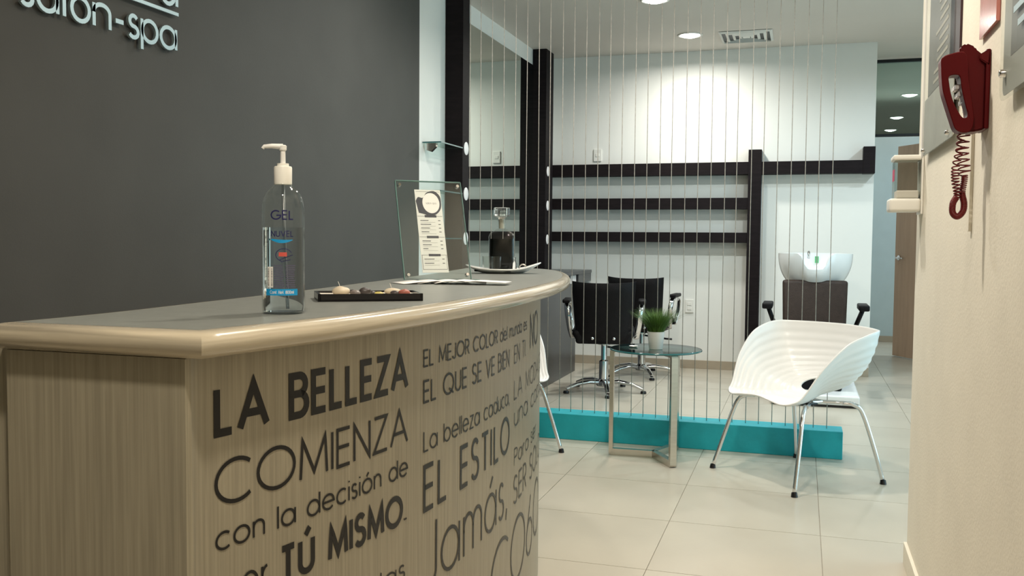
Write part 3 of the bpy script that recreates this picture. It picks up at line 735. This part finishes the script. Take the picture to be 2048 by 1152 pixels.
obj('printed_small_text', quads_mesh(qs, onbot(R * 1.006)), mat('pale_navy_ink', (.10, .09, .16), .5, var=.05), bt)
patch(-.0290, -.0175, .046, .081, M_PAPER, 'barcode_label')
qs = []; z = .048
while z < .0785:
    h = random.choice((.0004, .0007, .0011)); qs.append([Vector((-.0278, z)), Vector((-.0187, z)), Vector((-.0187, z + h)), Vector((-.0278, z + h))]); z += h + random.choice((.0005, .0008, .0012))
obj('barcode_bars', quads_mesh(qs, onbot(R * 1.010)), M_INK, bt)
patch(-.0320, .0250, .0325, .0435, M_CYAN, 'content_band', R * 1.008, n=16)
qs = [q for _, l in text_quads('Cont. Net. 800ml', -.0235, .0175, .0352, .0058, .0007, .25, step=.003) for q in l]
obj('printed_content', quads_mesh(qs, onbot(R * 1.014)), M_PAPER, bt)

# --- zen tray with candles and stones
TA = math.radians(33)
tr = thing('zen_tray', 'black rectangular tray filled with white sand on the counter', 'tray', (-.851, 1.742, ZT + .0005), TA)
TW, TD = .1085, .125     # half width, depth
b = bx(-TW, TW, 0, TD, 0, .004); bx(-TW, TW, 0, .006, 0, .0155, 0, b); bx(-TW, TW, TD - .006, TD, 0, .0155, 0, b); bx(-TW, -TW + .006, 0, TD, 0, .0155, 0, b); bx(TW - .006, TW, 0, TD, 0, .0155, 0, b)
obj('tray_frame', b, M_BLACK, tr)
b = bmesh.new(); bmesh.ops.create_grid(b, x_segments=24, y_segments=14, size=1)
for v in b.verts: v.co = Vector((v.co.x * (TW - .006), TD / 2 + v.co.y * (TD / 2 - .006), .011 + .0015 * mnoise.noise(Vector((v.co.x * 4, v.co.y * 4, 1)))))
s = obj('sand', b, M_SAND, tr, True); s['kind'] = 'stuff'
def on_tray(x, y, z=.011):
    c, s_ = math.cos(TA), math.sin(TA); return (-.851 + x * c - y * s_, 1.742 + x * s_ + y * c, ZT + z)
def pebble(name, label, cat, x, y, r, sq, m, seed, group=None, wick=False, z=.010):
    b = bmesh.new(); bmesh.ops.create_icosphere(b, subdivisions=3, radius=1)
    for v in b.verts:
        k = 1 + .10 * mnoise.noise(v.co * 1.3 + Vector((seed, 0, 0))); v.co = Vector((v.co.x * r * k * 1.15, v.co.y * r * k, (v.co.z + .92) * r * sq * k))
    if wick:
        t = thing(name, label, cat, on_tray(x, y, z), TA, group); obj('wax', b, m, t, True)
        obj('wick', tube([(-.002, 0, r * sq * 1.85), (-.004, 0, r * sq * 1.85 + .006), (-.006, 0, r * sq * 1.85 + .011)], .0006, 6), M_PAPER, t)
    else:
        t = obj(name, b, m, None, True); t.location = on_tray(x, y, z); t.rotation_euler.z = TA + seed; tag(t, label, cat, group)
pebble('pebble_candle', 'larger beige pebble candle at the left end of the sand tray', 'candle', -.058, .045, .0165, .62, M_WAX, 1.2, 'pebble candles in the sand tray', True)
pebble('pebble_candle', 'smaller tan pebble candle at the right end of the sand tray', 'candle', .055, .075, .0160, .45, M_WAX, 4.1, 'pebble candles in the sand tray', True)
SD = mat('dark_stone', (.06, .05, .05), .4, var=.3, scale=40); SY = mat('yellow_stone', (.55, .46, .14), .4, var=.2, scale=40); SR = mat('red_stone', (.36, .12, .09), .4, var=.3, scale=40); SG = mat('grey_stone', (.20, .17, .16), .4, var=.3, scale=40)
for nm, x, y, r, q, m_, sd in (('grey stone beside the larger pebble candle', -.029, .035, .0105, .65, SG, 2), ('black stone just right of the grey stone', -.006, .060, .0115, .75, SD, 3),
                          ('small flat dark stone behind the yellow stone', .012, .085, .008, .5, SD, 8), ('yellow stone in the middle of the sand tray', .022, .045, .010, .42, SY, 5),
                          ('black stone left of the red stone', .055, .035, .010, .55, SD, 6), ('dark red stone at the right of the sand tray', .074, .030, .0115, .62, SR, 7), ('small black stone at the back of the sand tray', -.030, .095, .009, .6, SD, 9)):
    pebble('stone', nm, 'stone', x, y, r, q, m_, sd, 'polished stones in the sand tray')

# --- acrylic menu holder
ha = math.atan2(2.88 - 2.649, -1.061 + 1.181); hw = .225
ha = math.radians(41)
mh = thing('menu_holder', 'clear acrylic stand holding a printed price list', 'sign holder', (-1.185, 2.665, ZT + .0005), ha)
hgt, lean = .332, math.radians(19)
def lp(x, d, h): return Vector((x, d * math.cos(lean) + h * math.sin(lean), h * math.cos(lean) - d * math.sin(lean) + .004))
def sheet(name, x0, x1, h0, h1, d0, d1, m, parent):
    b = bmesh.new(); v = [b.verts.new(lp(x, d, h)) for d in (d0, d1) for x, h in ((x0, h0), (x1, h0), (x1, h1), (x0, h1))]
    for f in ((0, 1, 2, 3), (7, 6, 5, 4), (0, 4, 5, 1), (1, 5, 6, 2), (2, 6, 7, 3), (3, 7, 4, 0)): b.faces.new([v[i] for i in f])
    return obj(name, b, m, parent)
HW = .222
fs = sheet('front_sheet', 0, HW, 0, hgt, 0, .003, M_ACRYL, mh)
bs_ = sheet('rear_sheet', 0, HW, 0, hgt, .0055, .0085, M_ACRYL, mh)
sheet('sheet_edge', -.0022, 0, 0, hgt, 0, .0085, M_ACEDGE, fs); sheet('sheet_edge', HW, HW + .0015, 0, hgt, 0, .0085, M_ACEDGE, fs); sheet('sheet_edge', 0, HW, hgt, hgt + .002, 0, .0085, M_ACEDGE, fs)
obj('foot_plate', bx(0, HW, -.075, .0, 0, .004), M_ACRYL, mh); obj('foot_edge', bx(0, HW, -.077, -.075, 0, .004), M_ACEDGE, mh)
for x in (.012, HW - .012):
    for h in (.014, hgt - .014):
        b = lathe([(.0001, 0), (.005, 0), (.006, .002), (.006, .013), (.005, .015), (.0001, .015)], 16)
        for v in b.verts: v.co = lp(x + v.co.x, v.co.z - .003, h + v.co.y)
        obj('screw', b, M_CHROME, mh, True, 40)
pr_ = sheet('price_list', .061, .149, .022, .304, .0035, .0050, M_PAPER, mh)
def onpap(s, z, t): return tuple(lp(.061 + s, .0032, .022 + z))
def flat(qs, m, name): return obj(name, quads_mesh(qs, onpap), m, pr_)
def bar(x0, x1, z0, z1): return [Vector((x0, z0)), Vector((x1, z0)), Vector((x1, z1)), Vector((x0, z1))]
PW, PH = .088, .282
qs = [bar(.004, .084, PH - .007, PH - .0062)]
for z in (.190, .119, .058): qs.append(bar(.002, .032, z, z + .001)); qs.append(bar(.062, .086, z, z + .001)); qs.append(bar(.026, .066, z - .0035, z + .0045))
qs += [bar(.004, .084, .010, .0112), bar(.003, .0042, .010, .058), bar(.0840, .085, .010, .058)]
for z in (.175, .162, .149, .136, .105, .092, .079, .044, .030):
    e = random.uniform(.026, .046); qs.append(bar(.010, e, z, z + .0022)); qs.append(bar(.070, .078, z, z + .0022))
flat(qs, M_INK, 'printed_lines')
flat([bar(.010, .060, z - .0055, z - .0046) for z in (.175, .162, .149, .136, .105, .092, .079, .044, .030)], M_INKG, 'printed_small_lines')
# dark swirl and white disc logo
b = bmesh.new(); sw = catmull([(.001, .243), (.010, .256), (.026, .254), (.040, .272), (.066, .278), (.084, .262), (.087, .240), (.084, .218), (.070, .200), (.048, .190), (.024, .198), (.002, .203)], 4)
b.faces.new([b.verts.new(onpap(p.x, p.y, 0)) for p in [Vector(q) for q in sw]][:-1]); bmesh.ops.triangulate(b, faces=b.faces[:])
obj('printed_swirl', b, M_INK, pr_)
b = bmesh.new(); b.faces.new([b.verts.new(lp(.061 + .052 + .029 * math.cos(2 * PI * k / 40), .0029, .022 + .236 + .035 * math.sin(2 * PI * k / 40))) for k in range(40)])
obj('printed_disc', b, M_PAPER, pr_)
qs = [q for _, l in text_quads('salon-spa', .034, .070, .232, .0075, .0009, .2) for q in l]
obj('printed_logo_text', quads_mesh(qs, lambda s, z, t: tuple(lp(.061 + s, .0027, .022 + z))), M_INKG, pr_)

# --- fanned leaflets
for k, (x, y, a, L_, W_) in enumerate(((-1.085, 2.500, .30, .105, .10), (-1.045, 2.535, .12, .105, .11), (-.985, 2.545, -.05, .105, .12), (-.930, 2.545, -.22, .105, .11), (-.865, 2.535, -.42, .12, .09))):
    b = bmesh.new(); NS = 10; rows = []
    for i in range(NS + 1):
        u = -1 + 2 * i / NS; z = .0015 + .0012 * k + .0045 * (1 - u * u) + .0015 * math.sin(3 * u + k)
        rows.append([b.verts.new((u * L_ / 2, v * W_ / 2, z)) for v in (-1, 1)])
    for i in range(NS): b.faces.new((rows[i][0], rows[i + 1][0], rows[i + 1][1], rows[i][1]))
    lf = obj('leaflet', b, M_PAPER, None, True); md = lf.modifiers.new('t', 'SOLIDIFY'); md.thickness = .0009
    lf.location = (x, y, ZT + .001); lf.rotation_euler.z = math.radians(30) + a
    tag(lf, ['leftmost folded white leaflet of the fan lying in front of the price list stand', 'second folded white leaflet from the left in the fan on the counter', 'middle folded white leaflet of the fan on the counter',
             'second folded white leaflet from the right in the fan on the counter', 'rightmost pointed white leaflet of the fan on the counter'][k], 'leaflet', 'fanned leaflets on the counter')

# --- dish with decanter and shot glasses
PC = (-1.115, 3.42)
PA = math.radians(17)
b = bmesh.new(); NA, NR = 48, 8; rows = []
for i in range(NA):
    a = 2 * PI * i / NA; ca, sa = math.cos(a), math.sin(a)
    rx = .128 + (.026 * max(0, ca) ** 6 if ca > 0 else .010 * (-ca)); ry = .080
    zr = .013 + .026 * max(0, ca) ** 4 + .016 * max(0, -ca) ** 3
    row = []
    for k in range(NR + 1):
        t = k / NR; row.append(b.verts.new((ca * (rx if t > .99 else .135 * .0 + rx) * (.55 * min(t * 2, 1) + .45 * max(0, t - .5) * 2), sa * ry * (.55 * min(t * 2, 1) + .45 * max(0, t - .5) * 2), .004 + zr * max(0, (t - .5) * 2) ** 1.25)))
    rows.append(row)
for i in range(NA):
    j = (i + 1) % NA
    for k in range(1, NR): b.faces.new((rows[i][k], rows[j][k], rows[j][k + 1], rows[i][k + 1]))
b.faces.new([rows[i][1] for i in range(NA)])
bmesh.ops.delete(b, geom=[v for v in b.verts if not v.link_faces], context='VERTS')
pl = obj('serving_dish', b, M_CERAM, None, True); md = pl.modifiers.new('t', 'SOLIDIFY'); md.thickness = .004; md.offset = 0
pl.location = (*PC, ZT); pl.rotation_euler.z = PA; tag(pl, 'white leaf shaped ceramic dish at the far end of the counter', 'dish')
def on_dish(x, y, z=.0062):
    c, s_ = math.cos(PA), math.sin(PA); return (PC[0] + x * c - y * s_, PC[1] + x * s_ + y * c, ZT + z)
dc = thing('decanter', 'square glass decanter with glass stopper half full of black liquid', 'decanter', on_dish(.0, .022), math.radians(20))
obj('glass_body', lathe([(.0001, 0), (.046, 0), (.050, .006), (.051, .135), (.046, .148), (.030, .158), (.0155, .168), (.0145, .196), (.019, .200)], 48, square=5), M_DECANT, dc, True, 50)
obj('liquid', lathe([(.0001, .006), (.044, .006), (.0475, .010), (.0475, .128), (.0001, .128)], 48, square=5), M_LIQ, dc, True, 40)
obj('stopper_plug', lathe([(.0001, .168), (.011, .168), (.0125, .204), (.0001, .204)], 24), M_PLUG, dc, True, 40)
b = lathe([(.0001, .204), (.012, .204), (.015, .211), (.030, .217), (.0315, .222), (.0315, .246), (.029, .249), (.0001, .249)], 32, square=4)
obj('stopper', b, M_GLASS, dc, True, 40)
gg = bmesh.new(); lathe([(.016, 0), (.0175, .003), (.0205, .060), (.0180, .060), (.0155, .016), (.0001, .016)], 28, square=5, bm=gg)
lathe([(.016, 0), (.0001, 0)], 28, square=5, bm=gg)
sgl = obj('shot_glass', gg, M_DECANT, None, True, 40); tag(sgl, 'left one of the two small clear shot glasses before the decanter', 'glass', 'shot glasses on the white dish')
sgl.location = on_dish(-.052, -.030); sgl.rotation_euler.z = .5
g2 = copy_tree(sgl); g2.location = on_dish(-.018, -.048); g2.rotation_euler.z = .2; g2['label'] = 'right one of the two small clear shot glasses before the decanter'
g3 = obj('glass_vial', lathe([(.0001, 0), (.008, 0), (.0085, .004), (.0080, .034), (.0045, .040), (.0040, .050), (.0055, .052), (.0055, .057), (.0001, .058)], 20), M_GLASS, None, True, 40)
g3.location = on_dish(.052, -.020); tag(g3, 'slim clear glass vial right of the decanter', 'vial')
b = bmesh.new(); bmesh.ops.create_cone
rg = tube([(.013 * math.cos(2 * PI * k / 24), 0, .014 + .012 * math.sin(2 * PI * k / 24)) for k in range(25)], .003, 8, cap=False)
ro = obj('metal_ring', rg, M_STEEL, None, True); ro.location = on_dish(.083, .004, .0095); ro.rotation_euler.z = .2; tag(ro, 'small upright metal ring at the right end of the white dish', 'ring')
rg = tube([(.020 * math.cos(2 * PI * k / 30), .012 * math.sin(2 * PI * k / 30), .0045) for k in range(31)], .0035, 8, cap=False)
for (x, y), lb in (((-.082, -.020), 'dark metal ring lying at the left end of the white dish'), ((.018, -.052), 'dark metal ring lying in front of the decanter')):
    rr2 = obj('napkin_ring', rg.copy(), M_DARKMETAL, None, True); rr2.location = on_dish(x, y, .0062); tag(rr2, lb, 'ring', 'dark rings on the white dish')
rg.free()

# ================================================================== RIGHT WALL
# phone, profile in (protrusion p, z)
ph = thing('wall_phone', 'dark red wall telephone with handset hooked on its side', 'telephone', (WR, 2.31, 0))
def side(poly, y0, y1, bev=.004):
    b = prism([(-p, z) for p, z in poly], y0, y1, axis='y'); bmesh.ops.bevel(b, geom=b.edges[:], offset=bev, segments=2, affect='EDGES'); return b
def px(x, y): return ((1979 - x) / 965, 1.17 + (486 - y) / 873)
obj('wall_plate', bx(-.010, -.0005, -.01, .085, px(0, 262)[1], px(0, 108)[1], .003), M_RED, ph)
obj('phone_body', side([(.008, px(0, 262)[1]), (.008, px(0, 124)[1]), px(1958, 118), px(1949, 101), px(1931, 93), px(1918, 101), px(1918, 140), px(1936, 200), px(1946, 240), px(1940, 266), px(1956, 266)], 0, .075), M_RED, ph, True, 35)
obj('rear_hook', side([(.004, px(0, 140)[1]), (.002, px(0, 107)[1]), px(1957, 118), px(1957, 128)], -.012, .06, .002), M_RED, ph)
outerp = catmull([px(1924, 113), px(1897, 116), px(1881, 123), px(1880, 140), px(1884, 183), px(1893, 212), px(1904, 243), px(1912, 262), px(1926, 269), px(1942, 266), px(1948, 245), px(1944, 215), px(1935, 165), px(1932, 130)], 4, True)
innerp = catmull([px(1915, 158), px(1903, 157), px(1896, 161), px(1897, 172), px(1901, 192), px(1908, 212), px(1918, 230), px(1926, 240), px(1933, 240), px(1935, 234), px(1932, 222), px(1927, 205), px(1922, 185), px(1919, 166)], 4, True)
b = bmesh.new(); n = len(outerp)
ring = [[b.verts.new((-p[0], y, p[1])) for p in L_] for y in (-.018, .030) for L_ in (outerp, innerp)]
for k in range(n):
    j = (k + 1) % n
    b.faces.new((ring[0][k], ring[0][j], ring[1][j], ring[1][k])); b.faces.new((ring[2][j], ring[2][k], ring[3][k], ring[3][j]))
    b.faces.new((ring[0][j], ring[0][k], ring[2][k], ring[2][j])); b.faces.new((ring[1][k], ring[1][j], ring[3][j], ring[3][k]))
hs = obj('handset', b, M_RED, ph, True, 50); md = hs.modifiers.new('b', 'BEVEL'); md.width = .003; md.segments = 2; md.limit_method = 'ANGLE'
for r_ in range(4):
    for c_ in range(3):
        z = px(0, 176)[1] - r_ * .016; pz = .062 - .0285 * (r_ / 3.5) ** 1.2
        obj('key', bx(-pz - .006, -pz + .002, .012 + c_ * .020, .026 + c_ * .020, z - .005, z + .005, .001), M_DISC, ph)
# coiled cord
def coil(path, rad, turns, r, n=None):
    P = catmull(path, 16); T = len(P); out = []; N = n or int(turns * 14)
    for i in range(N + 1):
        u = i / N * (T - 1); k = min(int(u), T - 2); p = P[k].lerp(P[k + 1], u - k); d = (P[k + 1] - P[k]).normalized()
        a = d.cross(Vector((0, 1, 0))); a = a.normalized(); b_ = d.cross(a); th = 2 * PI * turns * i / N; rr_ = rad if not callable(rad) else rad(i / N)
        out.append(p + (a * math.cos(th) + b_ * math.sin(th)) * rr_)
    return out
def pc(x, y, dy=0):
    p, z = px(x, y); return Vector((-p + .0, dy, z))
c1 = [pc(1936, 270, .03), pc(1934, 300, .03), pc(1938, 330, .03), pc(1940, 355, .028), pc(1936, 385, .026), pc(1940, 405, .024), pc(1938, 422, .024), pc(1927, 432, .022), pc(1917, 424, .020), pc(1917, 405, .018), pc(1925, 388, .018), pc(1920, 360, .018), pc(1920, 335, .020), pc(1926, 305, .022), pc(1930, 270, .026)]
def radf(t):
    return .0085 if (t < .22) else (.0050 if t < .74 else .0075)
P = catmull(c1, 16); total = []
th = 0; Ls = [0]
N = 1500
for i in range(N + 1):
    u = i / N; uu = u * (len(P) - 1); k = min(int(uu), len(P) - 2); p = P[k].lerp(P[k + 1], uu - k); d = (P[k + 1] - P[k]).normalized()
    a = d.cross(Vector((0, 1, 0))).normalized(); b_ = d.cross(a); dens = 34 if u < .20 else (110 if u < .70 else (60 if u < .85 else 36))
    th += 2 * PI * dens / N; rr_ = .0125 if u < .2 else (.0058 if u < .72 else .0075)
    total.append(p + (a * math.cos(th) + b_ * math.sin(th)) * rr_)
co = obj('coiled_cord', tube(total, .0018, 5), M_REDC, ph, True)
# cable raceway down the wall
rw = obj('cable_raceway', bx(WR - .008, WR - .0003, 2.475, 2.492, 1.20, 1.44, .001), M_CREAM, None); tag(rw, 'narrow cream cable raceway behind the phone cord', 'cable raceway')
# plaques
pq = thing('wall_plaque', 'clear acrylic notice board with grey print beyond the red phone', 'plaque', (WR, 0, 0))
obj('acrylic_sheet', bx(-.020, -.016, 2.715, 3.36, 1.452, 2.35, .001), M_SATIN, pq)
obj('bright_edge', bx(-.021, -.015, 3.36, 3.366, 1.455, 2.35), M_DISC, pq)
obj('printed_sheet', bx(-.0155, -.014, 2.83, 3.28, 1.64, 2.30), M_PRINTGREY, pq)
obj('grey_backing', bx(-.0155, -.014, 2.73, 3.355, 1.458, 1.638), mat('grey_film', (.36, .36, .33), .6, spec=.2, var=.1, scale=6), pq)
obj('dark_wall_strip', bx(-.006, -.0005, 2.722, 2.838, 1.62, 2.35, .001), mat('dark_maroon', (.035, .010, .014), .4, var=.1), pq)  # thin dark maroon strip on the wall behind the sheet's near end
for k in range(22):
    z = 1.66 + k * .028; obj('printed_line', bx(-.0165, -.0156, 2.86, 2.92 + random.uniform(.1, .25), z, z + .010), mat('line_print', (.30, .28, .22), .5) if k == 0 else bpy.data.materials['line_print'], pq)
for y, z in ((3.33, 1.475), (3.33, 2.05), (2.80, 1.475)):
    b = lathe([(.0001, .026), (.006, .025), (.008, .022), (.008, .0)], 16)
    for v in b.verts: v.co = Vector((-v.co.z, y + v.co.x, z + v.co.y))
    obj('standoff', b, M_CHROME, pq, True, 40)
p2 = thing('wall_plaque', 'clear acrylic notice with dark print nearest us, cut by the right picture edge', 'plaque', (WR, 0, 0))
def rplate(name, y0, y1, z0, z1, x0, x1, r, m, parent):
    pts = []
    for cx, cz, a0 in ((y1 - r, z1 - r, 0), (y0 + r, z1 - r, 90), (y0 + r, z0 + r, 180), (y1 - r, z0 + r, 270)):
        pts += [(cx + r * math.cos(math.radians(a0 + 15 * k)), cz + r * math.sin(math.radians(a0 + 15 * k))) for k in range(7)]
    return obj(name, prism(pts, x0, x1, axis='x'), m, parent)
rplate('acrylic_sheet', 1.55, 2.075, 1.452, 2.0, -.022, -.018, .03, M_SATIN, p2)
rplate('backing_film', 1.56, 2.068, 1.462, 1.99, -.0175, -.0165, .02, bpy.data.materials['grey_film'], p2)
obj('printed_sheet', bx(-.0178, -.0176, 1.60, 2.00, 1.53, 1.96), M_PRINTGREY, p2)
for k in range(11):
    z = 1.57 + k * .032
    for y0, y1 in ((1.62, 1.78), (1.80, 1.92 + .04 * (k % 2))): obj('printed_line', bx(-.0230, -.0222, y0, y1, z, z + .012), M_ALU, p2)
b = lathe([(.0001, .030), (.006, .029), (.008, .026), (.008, .0)], 16)
for v in b.verts: v.co = Vector((-v.co.z, 2.045 + v.co.x, 1.505 + v.co.y))
obj('standoff', b, M_CHROME, p2, True, 40)
p3 = obj('red_plaque', bx(-.008, 0, -.10, .10, -.19, .19, .001), M_PINK, None); p3.location = (WR - .0005, 2.312, 1.835); tag(p3, 'small pinkish red acrylic plaque above the wall telephone', 'plaque')
# dispenser at the end of the wall
dp = thing('cup_dispenser', 'clear and white wall dispenser at the far end of the right wall', 'dispenser', (WR, 3.50, 0))
obj('wall_bracket', bx(-.008, -.0005, -.05, .07, 1.27, 1.475, .003), M_WPLAST, dp)
obj('lid', bx(-.098, -.008, -.05, .06, 1.455, 1.473, .006, seg=3), M_WPLAST, dp, True, 60)
obj('clear_body', bx(-.092, -.009, -.045, .055, 1.325, 1.455, .004), clear_mat('smoky_plastic', (.80, .80, .76), .4, .1), dp)
obj('contents', bx(-.085, -.014, -.038, .048, 1.325, 1.352, .004), M_PAPER, dp)
obj('tray', bx(-.108, -.008, -.055, .065, 1.278, 1.324, .010, seg=3), M_WPLAST, dp, True, 60)
obj('pink_label', bx(-.0935, -.092, -.03, .03, 1.385, 1.425), mat('pink_label', (.50, .06, .14), .5, var=.1), dp)

# cool daylight from the right, from an unseen area light added before the wall
area('added_daylight', (2.66, 4.95, 1.35), 2.4, 42, (.45, .82, 1.0), 150, 'RECTANGLE', (0, math.radians(90), 0), sy=2.4)
